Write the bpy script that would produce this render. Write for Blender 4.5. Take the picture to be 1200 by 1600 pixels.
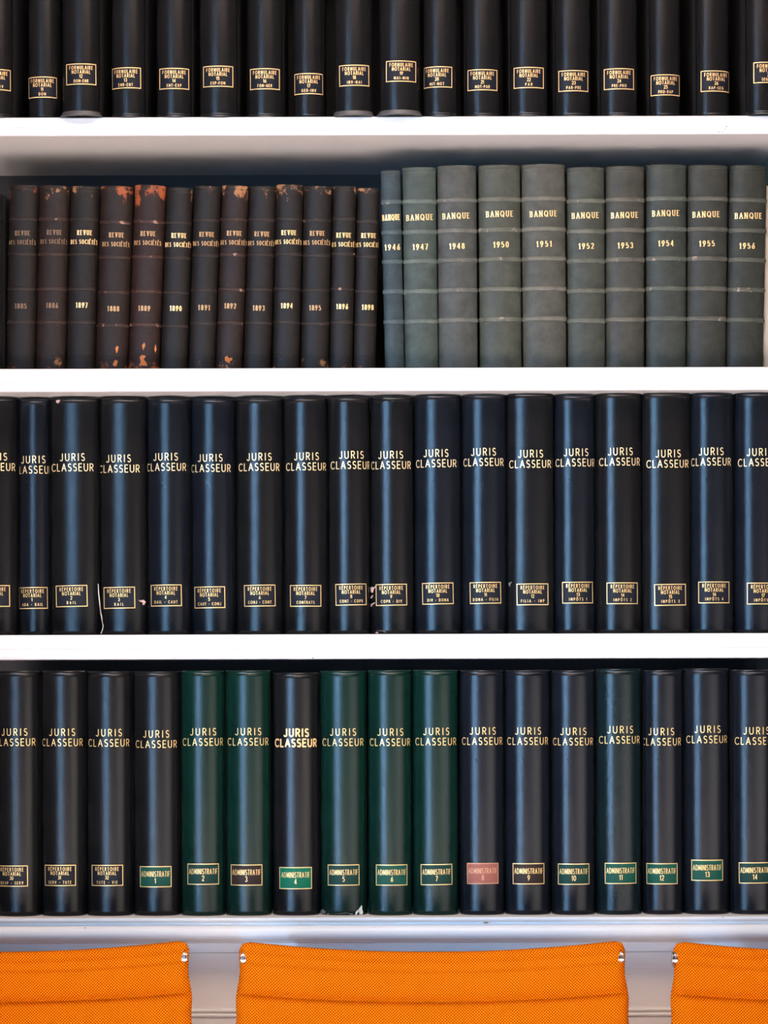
import bpy, bmesh, math, random
from mathutils import Matrix, Vector
random.seed(7)
SC = bpy.context.scene
COL = SC.collection
for o in list(bpy.data.objects):
    bpy.data.objects.remove(o, do_unlink=True)

# ------------------------------------------------------------------ camera
S = 0.00082            # metres per photo pixel on the plane of the shelf fronts (Y = 0)
D = 3.3                # camera distance to that plane
HY, ZE = 1045.0, 1.2   # horizon row in the photo, eye height
ROLL = 0.0027
cd = bpy.data.cameras.new('camera')
cam = bpy.data.objects.new('camera', cd); COL.objects.link(cam)
cd.sensor_fit = 'VERTICAL'; cd.sensor_height = 32.0
cd.lens = 32.0 * D / (1600 * S)
cd.shift_y = (HY - 800) / 1600.0
cd.clip_start = 0.05
cam.matrix_world = Matrix.Translation((0, -D, ZE)) @ Matrix.Rotation(math.pi/2, 4, 'X') @ Matrix.Rotation(-ROLL, 4, 'Z')
SC.camera = cam

# ------------------------------------------------------------------ world and lights
w = bpy.data.worlds.new('world'); SC.world = w; w.use_nodes = True
w.node_tree.nodes['Background'].inputs[0].default_value = (0.80, 0.82, 0.9, 1)
w.node_tree.nodes['Background'].inputs[1].default_value = 0.02

def area(name, loc, target, sx, sy, power, color, spread=180):
    l = bpy.data.lights.new(name, 'AREA'); l.shape = 'RECTANGLE'; l.size = sx; l.size_y = sy
    l.energy = power; l.color = color; l.spread = math.radians(spread)
    o = bpy.data.objects.new(name, l); COL.objects.link(o); o.location = loc
    o.rotation_euler = (Vector(target) - Vector(loc)).to_track_quat('-Z', 'Y').to_euler()
    return o
area('window_daylight', (-0.84, -2.1, 1.40), (0.18, 0, 1.26), 0.075, 1.75, 6.0, (0.30, 0.60, 1.0), 50)
area('lamp_glow', (1.5, -2.3, 0.85), (0.0, 0, 1.0), 1.5, 0.8, 4.5, (1.0, 0.91, 0.87), 110)
area('overhead_fill', (0.0, -1.05, 2.75), (0, -0.4, 0.9), 0.7, 0.4, 27, (1.0, 0.82, 0.70))  # added overhead fill, warms the shelf fronts and ledge
area('floor_bounce_fill', (-0.2, -3.1, 2.70), (-0.2, -3.1, 0), 1.6, 1.2, 440, (1.0, 0.97, 0.97), 60)  # added lamp over the unseen floor; its bounce lights the shelf undersides

SC.view_settings.view_transform = 'Standard'; SC.view_settings.look = 'None'
SC.view_settings.gamma = 1.0; SC.view_settings.use_curve_mapping = False
SC.view_settings.exposure = 0.12

# ------------------------------------------------------------------ helpers
def px(x, y, Y=0.0):
    """photo pixel -> world x, z on the plane at depth Y"""
    f = (D + Y) / D
    u, v = (x - 600) * S, (HY - y) * S
    u2 = u*math.cos(ROLL) + v*math.sin(ROLL); v2 = -u*math.sin(ROLL) + v*math.cos(ROLL)
    return u2*f, ZE + v2*f
def zc(y, Y=0.0): return px(600, y, Y)[1]

def mesh_obj(name, verts, faces, mat, parent=None, smooth=False, loc=(0,0,0)):
    me = bpy.data.meshes.new(name); me.from_pydata(verts, [], faces); me.update()
    if mat: me.materials.append(mat)
    if smooth:
        for p in me.polygons: p.use_smooth = True
    o = bpy.data.objects.new(name, me); COL.objects.link(o); o.location = loc
    if parent: o.parent = parent
    return o
def fix(o):
    bm = bmesh.new(); bm.from_mesh(o.data); bmesh.ops.recalc_face_normals(bm, faces=bm.faces); bm.to_mesh(o.data); bm.free(); return o
def box(name, x0, x1, y0, y1, z0, z1, mat, parent=None, bevel=0.0, smooth=False):
    v = [(x, y, z) for x in (x0, x1) for y in (y0, y1) for z in (z0, z1)]
    f = [(0,1,3,2),(4,6,7,5),(0,4,5,1),(2,3,7,6),(0,2,6,4),(1,5,7,3)]
    o = mesh_obj(name, v, f, mat, parent)
    if bevel:
        bm = bmesh.new(); bm.from_mesh(o.data)
        bmesh.ops.bevel(bm, geom=list(bm.edges), offset=bevel, segments=2, affect='EDGES', profile=0.5)
        bm.to_mesh(o.data); bm.free()
    return fix(o)
def empty(name, loc, label=None, cat=None, group=None):
    o = bpy.data.objects.new(name, None); COL.objects.link(o); o.location = loc; o.empty_display_size = 0.02
    tag(o, label, cat, group); return o
def tag(o, label=None, cat=None, group=None, kind=None):
    if label: o['label'] = label
    if cat: o['category'] = cat
    if group: o['group'] = group
    if kind: o['kind'] = kind
    return o
def extrude_profile(name, prof, x0, x1, mat, parent=None, smooth=False):
    """closed (y,z) profile extruded along x"""
    n = len(prof)
    v = [(x0, y, z) for y, z in prof] + [(x1, y, z) for y, z in prof]
    f = [(i, (i+1) % n, n+(i+1) % n, n+i) for i in range(n)] + [tuple(range(n))[::-1], tuple(range(n, 2*n))]
    o = mesh_obj(name, v, f, mat, parent); fix(o)
    if smooth:
        for p in o.data.polygons: p.use_smooth = len(p.vertices) == 4
        o.data.set_sharp_from_angle(angle=math.radians(32))
    return o

# ------------------------------------------------------------------ materials
def new_mat(name):
    m = bpy.data.materials.new(name); m.use_nodes = True
    nt = m.node_tree; return m, nt, nt.nodes['Principled BSDF']
def N(nt, t, **kw):
    n = nt.nodes.new(t)
    for k, v in kw.items(): setattr(n, k, v)
    return n
def mix_rgb(nt, fac, a, b):
    n = nt.nodes.new('ShaderNodeMix'); n.data_type = 'RGBA'
    if hasattr(fac, 'links'): nt.links.new(fac, n.inputs[0])
    else: n.inputs[0].default_value = fac
    for s, c in ((6, a), (7, b)):
        if hasattr(c, 'links'): nt.links.new(c, n.inputs[s])
        else: n.inputs[s].default_value = (*c, 1)
    return n.outputs[2]
def ramp(nt, val, lo, hi):
    n = nt.nodes.new('ShaderNodeMapRange'); nt.links.new(val, n.inputs[0])
    n.inputs[1].default_value = lo; n.inputs[2].default_value = hi; n.clamp = True
    return n.outputs[0]
def math_n(nt, op, a, b=None):
    n = nt.nodes.new('ShaderNodeMath'); n.operation = op
    for i, c in enumerate((a, b)):
        if c is None: continue
        if hasattr(c, 'links'): nt.links.new(c, n.inputs[i])
        else: n.inputs[i].default_value = c
    return n.outputs[0]
def noise(nt, vec, scale, detail=4, rough=0.55, sc=(1,1,1), off=(0,0,0)):
    mp = nt.nodes.new('ShaderNodeMapping'); nt.links.new(vec, mp.inputs[0])
    mp.inputs['Scale'].default_value = sc; mp.inputs['Location'].default_value = off
    n = nt.nodes.new('ShaderNodeTexNoise'); nt.links.new(mp.outputs[0], n.inputs['Vector'])
    n.inputs['Scale'].default_value = scale; n.inputs['Detail'].default_value = detail; n.inputs['Roughness'].default_value = rough
    return n.outputs['Fac']
def bump(nt, bsdf, h, strength, dist=0.0005):
    b = nt.nodes.new('ShaderNodeBump'); nt.links.new(h, b.inputs['Height'])
    b.inputs['Strength'].default_value = strength; b.inputs['Distance'].default_value = dist
    nt.links.new(b.outputs[0], bsdf.inputs['Normal'])

def mat_simple(name, col, rough=0.5, metal=0.0, nscale=0, nbump=0.0):
    m, nt, b = new_mat(name)
    b.inputs['Base Color'].default_value = (*col, 1); b.inputs['Roughness'].default_value = rough; b.inputs['Metallic'].default_value = metal
    if nscale:
        co = N(nt, 'ShaderNodeTexCoord').outputs['Object']
        h = noise(nt, co, nscale); bump(nt, b, h, nbump)
    return m
def mat_leather(name, col, col2, rough=0.42, grain=900, bs=0.35, spec=0.5):
    m, nt, b = new_mat(name)
    co = N(nt, 'ShaderNodeTexCoord').outputs['Object']
    big = ramp(nt, noise(nt, co, 18, 5), 0.35, 0.7)
    nt.links.new(mix_rgb(nt, big, col, col2), b.inputs['Base Color'])
    g = noise(nt, co, grain, 3, 0.6)
    r = math_n(nt, 'MULTIPLY_ADD', noise(nt, co, 60, 5), 0.06); r.node.inputs[2].default_value = rough - 0.03
    nt.links.new(r, b.inputs['Roughness'])
    b.inputs['Specular IOR Level'].default_value = spec
    bump(nt, b, g, bs, 0.0004)
    return m
def mat_old(name, col, wearcol, wear, H, seed, rough=0.5, endwear=1.0):
    """old calf leather: mottled, rubbed lighter patches, scuffs gathered at head and tail"""
    m, nt, b = new_mat(name)
    tc = N(nt, 'ShaderNodeTexCoord').outputs['Object']
    sep = N(nt, 'ShaderNodeSeparateXYZ'); nt.links.new(tc, sep.inputs[0]); z = sep.outputs[2]
    off = (seed*3.1, seed*1.7, seed*2.3)
    mot = ramp(nt, noise(nt, tc, 60, 6, 0.65, off=off), 0.3, 0.75)
    base = mix_rgb(nt, mot, col, tuple(c*2.1 for c in col))
    dust = ramp(nt, noise(nt, tc, 350, 5, 0.7, off=off), 0.55, 0.8)
    base = mix_rgb(nt, math_n(nt, 'MULTIPLY', dust, 0.16), base, (0.15, 0.115, 0.085))
    top = ramp(nt, z, H*0.86, H*1.0); bot = ramp(nt, z, H*0.16, 0.0)
    ends = math_n(nt, 'MULTIPLY', math_n(nt, 'MAXIMUM', top, bot), 0.16*endwear)
    n1 = noise(nt, tc, 75, 7, 0.7, sc=(1, 1, 0.7), off=off)
    thr = math_n(nt, 'ADD', n1, ends)
    sc_ = ramp(nt, thr, 0.80 - wear, 0.86 - wear)
    col_out = mix_rgb(nt, math_n(nt, 'MULTIPLY', sc_, 0.85), base, wearcol)
    nt.links.new(col_out, b.inputs['Base Color'])
    b.inputs['Roughness'].default_value = rough; b.inputs['Specular IOR Level'].default_value = 0.22
    bump(nt, b, noise(nt, tc, 500, 5, 0.7), 0.5, 0.0005)
    return m

M = {}
M['black'] = mat_leather('black_leathercloth', (0.0045, 0.0045, 0.0050), (0.0075, 0.007, 0.007), 0.225, spec=0.27)
M['navy'] = mat_leather('blue_black_leathercloth', (0.0040, 0.0052, 0.0080), (0.006, 0.0072, 0.010), 0.225, spec=0.27)
M['green'] = mat_leather('dark_green_leathercloth', (0.0015, 0.0125, 0.0085), (0.0025, 0.0165, 0.0115), 0.225, 700, 0.45, spec=0.27)
M['teal'] = mat_leather('teal_black_leathercloth', (0.003, 0.008, 0.009), (0.004, 0.010, 0.011), 0.225, spec=0.27)
M['coverboard'] = mat_simple('dark_cover_board', (0.006, 0.006, 0.007), 0.6)
M['coverboard_green'] = mat_simple('green_cover_board', (0.004, 0.018, 0.012), 0.6)
M['coverboard_old'] = mat_simple('brown_cover_board', (0.014, 0.009, 0.007), 0.6)
M['coverboard_grey'] = mat_simple('grey_green_cover_board', (0.03, 0.036, 0.034), 0.6)
M['paper'] = mat_simple('yellowed_page_edges', (0.42, 0.36, 0.26), 0.8, 0, 300, 0.3)
M['gilt'] = mat_simple('gold_foil', (0.90, 0.60, 0.24), 0.42, 0.45)
M['gilt_pale'] = mat_simple('pale_gold_foil', (0.92, 0.68, 0.36), 0.42, 0.4)
M['gilt_strong'] = mat_simple('rich_gold_foil', (1.0, 0.62, 0.27), 0.42, 0.35)
M['gilt_dim'] = mat_simple('dulled_gold_foil', (0.42, 0.25, 0.11), 0.5, 0.3)
M['gilt_faint'] = mat_simple('worn_gold_foil', (0.16, 0.095, 0.05), 0.6, 0.2)
M['lab_black'] = mat_simple('black_label_print', (0.006, 0.007, 0.011), 0.5)
M['lab_green'] = mat_simple('green_label_print', (0.004, 0.058, 0.036), 0.5, 0, 400, 0.2)
M['lab_bright'] = mat_simple('bright_green_label_print', (0.0, 0.115, 0.055), 0.5, 0, 400, 0.2)
M['lab_dark'] = mat_simple('deep_green_label_print', (0.004, 0.030, 0.022), 0.5)
M['lab_brown'] = mat_simple('red_brown_label_print', (0.26, 0.085, 0.06), 0.5, 0, 400, 0.3)
M['lab_umber'] = mat_simple('dark_umber_label_print', (0.022, 0.012, 0.009), 0.5)
M['torn'] = mat_simple('torn_pinkish_paper', (0.50, 0.33, 0.30), 0.9, 0, 900, 0.6)
M['torn_white'] = mat_simple('torn_white_paper', (0.75, 0.68, 0.60), 0.9, 0, 900, 0.6)
M['torn_grey'] = mat_simple('frayed_grey_cloth', (0.13, 0.12, 0.11), 0.9, 0, 900, 0.9)

def mat_paint(name, col, rough=0.42):
    m, nt, b = new_mat(name)
    co = N(nt, 'ShaderNodeTexCoord').outputs['Object']
    d = ramp(nt, noise(nt, co, 9, 6, 0.6), 0.3, 0.8)
    nt.links.new(mix_rgb(nt, d, col, tuple(c*0.94 for c in col)), b.inputs['Base Color'])
    b.inputs['Roughness'].default_value = rough
    h = noise(nt, co, 40, 5, 0.6, sc=(0.25, 4, 14)); bump(nt, b, h, 0.35, 0.0006)
    return m
M['paint'] = mat_paint('white_gloss_paint', (0.80, 0.79, 0.78))
M['shade_in'] = mat_paint('shade_toned_interior', (0.030, 0.026, 0.026), 0.7)  # shade at the back of the shelves, put into the colour
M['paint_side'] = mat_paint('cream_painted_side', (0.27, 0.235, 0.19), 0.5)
M['chip'] = mat_simple('bare_wood_chip', (0.50, 0.28, 0.13), 0.9)
M['dot'] = mat_simple('dark_speck', (0.08, 0.06, 0.06), 0.9)
M['chrome'] = mat_simple('polished_aluminium', (0.60, 0.60, 0.63), 0.22, 1.0)
M['rubber'] = mat_simple('black_plastic', (0.02, 0.02, 0.02), 0.5)

def mat_wood(name, a, b_, rough):
    m, nt, b = new_mat(name)
    co = N(nt, 'ShaderNodeTexCoord').outputs['Object']
    g = ramp(nt, noise(nt, co, 6, 6, 0.6, sc=(1, 14, 14)), 0.3, 0.7)
    nt.links.new(mix_rgb(nt, g, a, b_), b.inputs['Base Color']); b.inputs['Roughness'].default_value = rough
    return m
M['floor'] = mat_wood('pale_limewashed_boards', (0.82, 0.72, 0.69), (0.76, 0.66, 0.63), 0.6)
M['ceiling'] = mat_wood('dark_stained_ceiling_boards', (0.12, 0.09, 0.07), (0.09, 0.065, 0.05), 0.6)
M['wall'] = mat_simple('plain_wall_paint', (0.7, 0.68, 0.66), 0.8)

def mat_weave():
    m, nt, b = new_mat('orange_hopsack')
    uv = N(nt, 'ShaderNodeTexCoord').outputs['UV']
    wob = noise(nt, uv, 60, 3)
    sep = N(nt, 'ShaderNodeSeparateXYZ'); nt.links.new(uv, sep.inputs[0])
    k = math.pi / 0.00185
    sx = math_n(nt, 'SINE', math_n(nt, 'MULTIPLY', sep.outputs[0], k))
    sy = math_n(nt, 'SINE', math_n(nt, 'MULTIPLY', sep.outputs[1], k))
    p = math_n(nt, 'MULTIPLY', sx, sy)
    var = math_n(nt, 'MULTIPLY_ADD', noise(nt, uv, 700, 3, 0.7), 0.9); var.node.inputs[2].default_value = -0.45
    p2 = math_n(nt, 'ADD', p, var)
    f = ramp(nt, p2, -0.75, 0.75)
    thread = mix_rgb(nt, f, (0.17, 0.012, 0.0005), (0.80, 0.195, 0.002))
    soft = mix_rgb(nt, ramp(nt, noise(nt, uv, 22, 4), 0.3, 0.75), thread, (0.72, 0.12, 0.003))
    fin = mix_rgb(nt, 0.9, soft, thread)
    nt.links.new(fin, b.inputs['Base Color'])
    b.inputs['Roughness'].default_value = 0.85
    b.inputs['Specular IOR Level'].default_value = 0.03
    bump(nt, b, f, 0.55, 0.0006)
    return m
M['weave'] = mat_weave()

for k_ in [k for k in M if k.startswith('lab_')]:
    M[k_].node_tree.nodes['Principled BSDF'].inputs['Specular IOR Level'].default_value = 0.15
M['tail'] = mat_simple('worn_grey_leather_edge', (0.045, 0.042, 0.042), 0.5, 0, 500, 0.5)

# ------------------------------------------------------------------ stroke lettering
def arc(cx, cy, rx, ry, a0, a1, n=9):
    return [(cx + rx*math.cos(math.radians(a0+(a1-a0)*i/n)), cy + ry*math.sin(math.radians(a0+(a1-a0)*i/n))) for i in range(n+1)]
G = {
 'A': (.72, [[(0,0),(.36,1),(.72,0)], [(.13,.34),(.59,.34)]]),
 'B': (.56, [[(0,0),(0,1)], [(0,1)]+arc(.28,.76,.24,.24,90,-90,6)+[(0,.52)], [(0,.52)]+arc(.30,.26,.26,.26,90,-90,6)+[(0,0)]]),
 'C': (.74, [arc(.45,.5,.45,.5,48,312,12)]),
 'D': (.68, [[(0,0),(0,1)], [(0,1)]+arc(.22,.5,.46,.5,90,-90,10)+[(0,0)]]),
 'E': (.50, [[(0,0),(0,1)], [(0,1),(.50,1)], [(0,.52),(.44,.52)], [(0,0),(.50,0)]]),
 'F': (.47, [[(0,0),(0,1)], [(0,1),(.47,1)], [(0,.52),(.41,.52)]]),
 'G': (.80, [arc(.45,.5,.45,.5,48,330,12)+[(.84,.46)], [(.50,.46),(.86,.46)]]),
 'H': (.62, [[(0,0),(0,1)], [(.62,0),(.62,1)], [(0,.52),(.62,.52)]]),
 'I': (.02, [[(0.01,0),(0.01,1)]]),
 'J': (.42, [[(.42,1),(.42,.24)]+arc(.20,.22,.22,.22,0,-160,7)]),
 'K': (.58, [[(0,0),(0,1)], [(.56,1),(0,.44)], [(.2,.62),(.58,0)]]),
 'L': (.44, [[(0,1),(0,0)], [(0,0),(.44,0)]]),
 'M': (.80, [[(0,0),(.06,1)], [(.06,1),(.40,.15),(.74,1)], [(.74,1),(.80,0)]]),
 'N': (.66, [[(0,0),(0,1)], [(0,1),(.66,0)], [(.66,0),(.66,1)]]),
 'O': (.90, [arc(.45,.5,.45,.5,0,360,16)]),
 'P': (.52, [[(0,0),(0,1)], [(0,1)]+arc(.26,.73,.26,.27,90,-90,7)+[(0,.46)]]),
 'Q': (.90, [arc(.45,.5,.45,.5,0,360,16), [(.52,.28),(.86,-.08)]]),
 'R': (.56, [[(0,0),(0,1)], [(0,1)]+arc(.27,.74,.26,.26,90,-90,7)+[(0,.48)], [(.24,.48),(.56,0)]]),
 'S': (.50, [arc(.25,.75,.23,.25,35,250,8)+arc(.25,.25,.25,.26,80,-145,9)]),
 'T': (.56, [[(0,1),(.56,1)], [(.28,1),(.28,0)]]),
 'U': (.62, [[(0,1),(0,.32)]+arc(.31,.31,.31,.31,180,360,9)+[(.62,1)]]),
 'V': (.66, [[(0,1),(.33,0),(.66,1)]]),
 'X': (.62, [[(0,0),(.62,1)], [(0,1),(.62,0)]]),
 '0': (.52, [arc(.26,.5,.26,.5,0,360,14)]),
 '1': (.26, [[(0,.78),(.17,1),(.17,0)]]),
 '2': (.50, [arc(.25,.74,.24,.26,160,-20,8)+[(.36,.46),(0,0)], [(0,0),(.50,0)]]),
 '3': (.50, [arc(.24,.75,.22,.25,150,-90,8), arc(.24,.26,.26,.26,90,-150,8)]),
 '4': (.54, [[(.40,0),(.40,1),(0,.26),(.54,.26)]]),
 '5': (.50, [[(.46,1),(.10,1),(.06,.55)]+arc(.24,.32,.26,.32,110,-140,9)]),
 '6': (.50, [[(.38,1),(.06,.44)], arc(.25,.30,.25,.30,0,360,12)]),
 '7': (.48, [[(0,1),(.48,1),(.14,0)]]),
 '8': (.50, [arc(.25,.76,.21,.24,0,360,10), arc(.25,.27,.25,.27,0,360,12)]),
 '9': (.50, [arc(.25,.70,.25,.30,0,360,12), [(.48,.60),(.14,0)]]),
 '-': (.28, [[(0,.42),(.28,.42)]]),
 ' ': (.26, []),
}
G['É'] = (.50, G['E'][1] + [[(.18,1.14),(.36,1.32)]])
G['Ô'] = (.90, G['O'][1] + [[(.25,1.14),(.45,1.32),(.65,1.14)]])

def text_quads(s, cap, width=None, sx=1.0, weight=0.14, serif=False, track=0.20):
    """quads (s,z) centred on 0,0 for one line of text"""
    ws = [G[c][0]*cap*sx for c in s]
    n = len(s)
    tr = (width - sum(ws))/max(1, n-1) if width and n > 1 else track*cap
    tot = sum(ws) + tr*(n-1)
    quads = []; x0 = -tot/2
    th = weight*cap
    def seg(a, b, t, ext):
        dx, dz = b[0]-a[0], b[1]-a[1]; L = math.hypot(dx, dz)
        if L < 1e-9: return
        ux, uz = dx/L, dz/L; nx, nz = -uz*t/2, ux*t/2; e = ext*t
        A = (a[0]-ux*e, a[1]-uz*e); B = (b[0]+ux*e, b[1]+uz*e)
        m = max(1, int(L/(0.45*cap)))
        for k in range(m):
            P = (A[0]+(B[0]-A[0])*k/m, A[1]+(B[1]-A[1])*k/m); Q = (A[0]+(B[0]-A[0])*(k+1)/m, A[1]+(B[1]-A[1])*(k+1)/m)
            quads.append([(P[0]-nx, P[1]-nz), (Q[0]-nx, Q[1]-nz), (Q[0]+nx, Q[1]+nz), (P[0]+nx, P[1]+nz)])
    for c, wd in zip(s, ws):
        for pl in G[c][1]:
            P = [(x0 + x*cap*sx, (z-0.5)*cap) for x, z in pl]
            for a, b in zip(P, P[1:]):
                t = th
                if serif:
                    L = math.hypot(b[0]-a[0], b[1]-a[1]) or 1
                    t = th*(0.55 + 0.85*abs(b[1]-a[1])/L)
                seg(a, b, t, 0.25)
            if serif:
                for e, e2 in ((pl[0], pl[1]), (pl[-1], pl[-2])):
                    if c == 'N' and e[0] != e2[0]: continue
                    if min(abs(e[1]), abs(e[1]-1)) < 0.01 and len(pl) <= 3 or c in 'U1':
                        if c in 'ELFTZ27' and len(pl) == 2 and pl[0][1] == pl[1][1]:
                            ex, ez = x0+e[0]*cap*sx, (e[1]-0.5)*cap
                            zz = 0.14*cap*(-1 if e[1] > .5 else 1)
                            seg((ex, ez), (ex, ez+zz), th*0.6, 0)
                        elif min(abs(e[1]), abs(e[1]-1)) < 0.01:
                            ex, ez = x0+e[0]*cap*sx, (e[1]-0.5)*cap
                            seg((ex-.15*cap, ez), (ex+.15*cap, ez), th*0.6, 0)
        x0 += wd + tr
    return quads

class Spine:
    def __init__(s, a, p, tmax=88):
        s.a, s.p = a, p
        s.t = [math.radians(-tmax + 2*tmax*i/160) for i in range(161)]
        s.L = [0.0]
        for t0, t1 in zip(s.t, s.t[1:]):
            s.L.append(s.L[-1] + math.hypot(a*(math.sin(t1)-math.sin(t0)), p*(math.cos(t1)-math.cos(t0))))
        mid = s.L[80]; s.L = [l-mid for l in s.L]
    def arc_of_x(s, x):
        t = math.asin(max(-.985, min(.985, x/s.a)))
        for i in range(160):
            if s.t[i+1] >= t: return s.L[i] + (s.L[i+1]-s.L[i])*(t-s.t[i])/(s.t[i+1]-s.t[i])
        return s.L[-1]
    def at_t(s, t, off=0.0):
        x, y = s.a*math.sin(t), s.p*(1-math.cos(t))
        nx, ny = math.sin(t)/s.a, -math.cos(t)/s.p
        l = math.hypot(nx, ny); return x+off*nx/l, y+off*ny/l
    def at(s, arc_, off=0.0):
        if arc_ <= s.L[0] or arc_ >= s.L[-1]: return None
        lo, hi = 0, 160
        while hi-lo > 1:
            m = (lo+hi)//2
            if s.L[m] <= arc_: lo = m
            else: hi = m
        t = s.t[lo] + (s.t[hi]-s.t[lo])*(arc_-s.L[lo])/(s.L[hi]-s.L[lo])
        return s.at_t(t, off)

def quads_on_spine(name, sp, quads, mat, parent, off):
    v, f = [], []
    for q in quads:
        pts = [sp.at(a, off) for a, z in q]
        if any(p is None for p in pts): continue
        i = len(v); v += [(p[0], p[1], z) for p, (a, z) in zip(pts, q)]; f.append((i, i+1, i+2, i+3))
    if not f: return None
    return mesh_obj(name, v, f, mat, parent)
def place(quads, s0, z0, rot=0.0):
    c, s = math.cos(rot), math.sin(rot)
    return [[(s0 + a*c - z*s, z0 + a*s + z*c) for a, z in q] for q in quads]
def rect_grid(w, h, n):
    return [[(-w/2+w*i/n, -h/2), (-w/2+w*(i+1)/n, -h/2), (-w/2+w*(i+1)/n, h/2), (-w/2+w*i/n, h/2)] for i in range(n)]
def frame_quads(w, h, t):
    q = []
    for zz in (-h/2, h/2):
        q += [[(a, z+zz) for a, z in r] for r in rect_grid(w+t, t, 14)]
    for aa in (-w/2, w/2):
        q.append([(aa-t/2, -h/2), (aa+t/2, -h/2), (aa+t/2, h/2), (aa-t/2, h/2)])
    return q

def spine_mesh(name, sp, H, mat, parent, rings, thick=0.0022, nt_=30, tmax=88):
    """curved shell; rings = [(z, outward offset)]"""
    ts = [math.radians(-tmax + 2*tmax*i/nt_) for i in range(nt_+1)]
    v, f = [], []
    rows = [(z, o) for z, o in rings] + [(rings[-1][0], -thick), (rings[0][0], -thick)]
    for z, o in rows:
        for t in ts:
            x, y = sp.at_t(t, o); v.append((x, y, z))
    n = nt_+1; R = len(rows)
    for r in range(R):
        r2 = (r+1) % R
        for i in range(nt_):
            f.append((r*n+i, r*n+i+1, r2*n+i+1, r2*n+i))
    f.append(tuple(r*n for r in range(R))[::-1]); f.append(tuple(r*n+nt_ for r in range(R)))
    o = mesh_obj(name, v, f, mat, parent); fix(o)
    for p in o.data.polygons: p.use_smooth = True
    o.data.set_sharp_from_angle(angle=math.radians(50))
    return o
def blob(name, sp, pts, mat, parent, off=0.0012):
    """small raised irregular patch on the spine: pts = outline (x,z) in metres"""
    cx = sum(p[0] for p in pts)/len(pts); cz = sum(p[1] for p in pts)/len(pts)
    v, f = [], []
    def P(x, z, o):
        q = sp.at(sp.arc_of_x(x), o); return (q[0], q[1], z)
    n = len(pts)
    for x, z in pts: v.append(P(x, z, -0.0004))
    for x, z in pts: v.append(P(cx+(x-cx)*.8, cz+(z-cz)*.8, off))
    v.append(P(cx, cz, off*0.8))
    for i in range(n):
        j = (i+1) % n; f += [(i, j, n+j, n+i), (n+i, n+j, 2*n)]
    return fix(mesh_obj(name, v, f, mat, parent))

# ------------------------------------------------------------------ setting and bookcase
ZS = {1: zc(182), 2: zc(574.8), 3: zc(990.8), 4: zc(1431)}      # shelf tops
ZB = {1: zc(210), 2: zc(610.5), 3: zc(1029.5), 4: 0}
XR, XL = 0.517, -0.66
DEP = 0.27
tag(box('floor', -3, 3, -7.5, 0.6, -0.05, 0, M['floor']), kind='structure')
tag(box('wall_back', -3, 3, DEP+0.022, DEP+0.12, 0, 3.0, M['wall']), kind='structure')
tag(box('ceiling', -3, 3, -7.5, 0.6, 3.0, 3.05, M['ceiling']), kind='structure')

case = empty('bookcase', (0, 0, 0), 'white painted built-in bookcase with moulded shelf edges and panelled base behind chairs', 'bookcase')
def arcp(cy, cz, ry, rz, a0, a1, n=6):
    return [(cy+ry*math.cos(math.radians(a0+(a1-a0)*i/n)), cz+rz*math.sin(math.radians(a0+(a1-a0)*i/n))) for i in range(n+1)]
def shelf(zt, zb, front=0.0):
    h = zt-zb
    pr = [(DEP, zb), (DEP, zt), (front+0.0015, zt)]
    pr += [(front, zt-0.0012), (front, zt-h*0.56), (front+0.0012, zt-h*0.59), (front+0.0018, zt-h*0.76)]
    pr += arcp(front+0.0055, zb+h*0.17, 0.0035, h*0.10, 150, 200, 3)
    pr += [(front+0.004, zb+0.0008), (front+0.0055, zb)]
    return extrude_profile('shelf', pr, XL, XR, M['paint'], case)
sh1 = shelf(ZS[1], ZB[1]); sh2 = shelf(ZS[2], ZB[2]); sh3 = shelf(ZS[3], ZB[3])
z0 = zc(-232); shelf(z0, z0-0.024)
ztop = z0 + 0.34
box('side_panel', XR, XR+0.03, 0.0, DEP, 0, ztop, M['paint_side'], case)
box('side_panel', XL-0.03, XL, 0.0, DEP, 0, ztop, M['paint_side'], case)
box('top_board', XL-0.03, XR+0.03, -0.02, DEP, ztop, ztop+0.03, M['paint'], case)
box('back_panel', XL, XR, DEP, DEP+0.018, 0, ztop, M['shade_in'], case)
xb = px(1191.5, 430, 0.05)[0]
box('lit_side_strip', xb, XR, 0.05, 0.075, ZS[2], zc(292, 0.05), M['paint_side'], case, bevel=0.001)  # added strip, stands in for the lit inner face of the side panel
# ledge with moulded front, then frieze, panel and lower moulding
Z = lambda y: zc(y, -0.02)
pr = [(DEP, Z(1476)), (DEP, ZS[4]), (-0.012, ZS[4])]
pr += arcp(-0.012, Z(1435), 0.006, ZS[4]-Z(1435), 90, 180, 4)[1:]
pr += [(-0.018, Z(1438)), (-0.0145, Z(1440.5)), (-0.0115, Z(1442.5)), (-0.0115, Z(1445.5)), (-0.016, Z(1447.0))]
pr += arcp(-0.016, Z(1458), 0.009, Z(1447)-Z(1458), 90, 250, 10)
pr += [(-0.010, Z(1470.5)), (-0.008, Z(1473)), (-0.002, Z(1475)), (0.004, Z(1476))]
led = extrude_profile('ledge', pr, XL, XR+0.03, M['paint'], case, smooth=True)
pr = [(0.05, Z(1476)), (0.004, Z(1476)), (0.004, Z(1490)), (0.0075, Z(1490.5)), (0.0075, Z(1491.5)), (0.0055, Z(1492)), (0.05, Z(1492))]
extrude_profile('frieze', pr, XL, XR+0.03, M['paint'], case)
pr = [(0.05, Z(1492)), (0.0085, Z(1492)), (0.0085, Z(1582)), (0.05, Z(1582))]
extrude_profile('cabinet_panel', pr, XL, XR+0.03, M['paint'], case)
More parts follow.
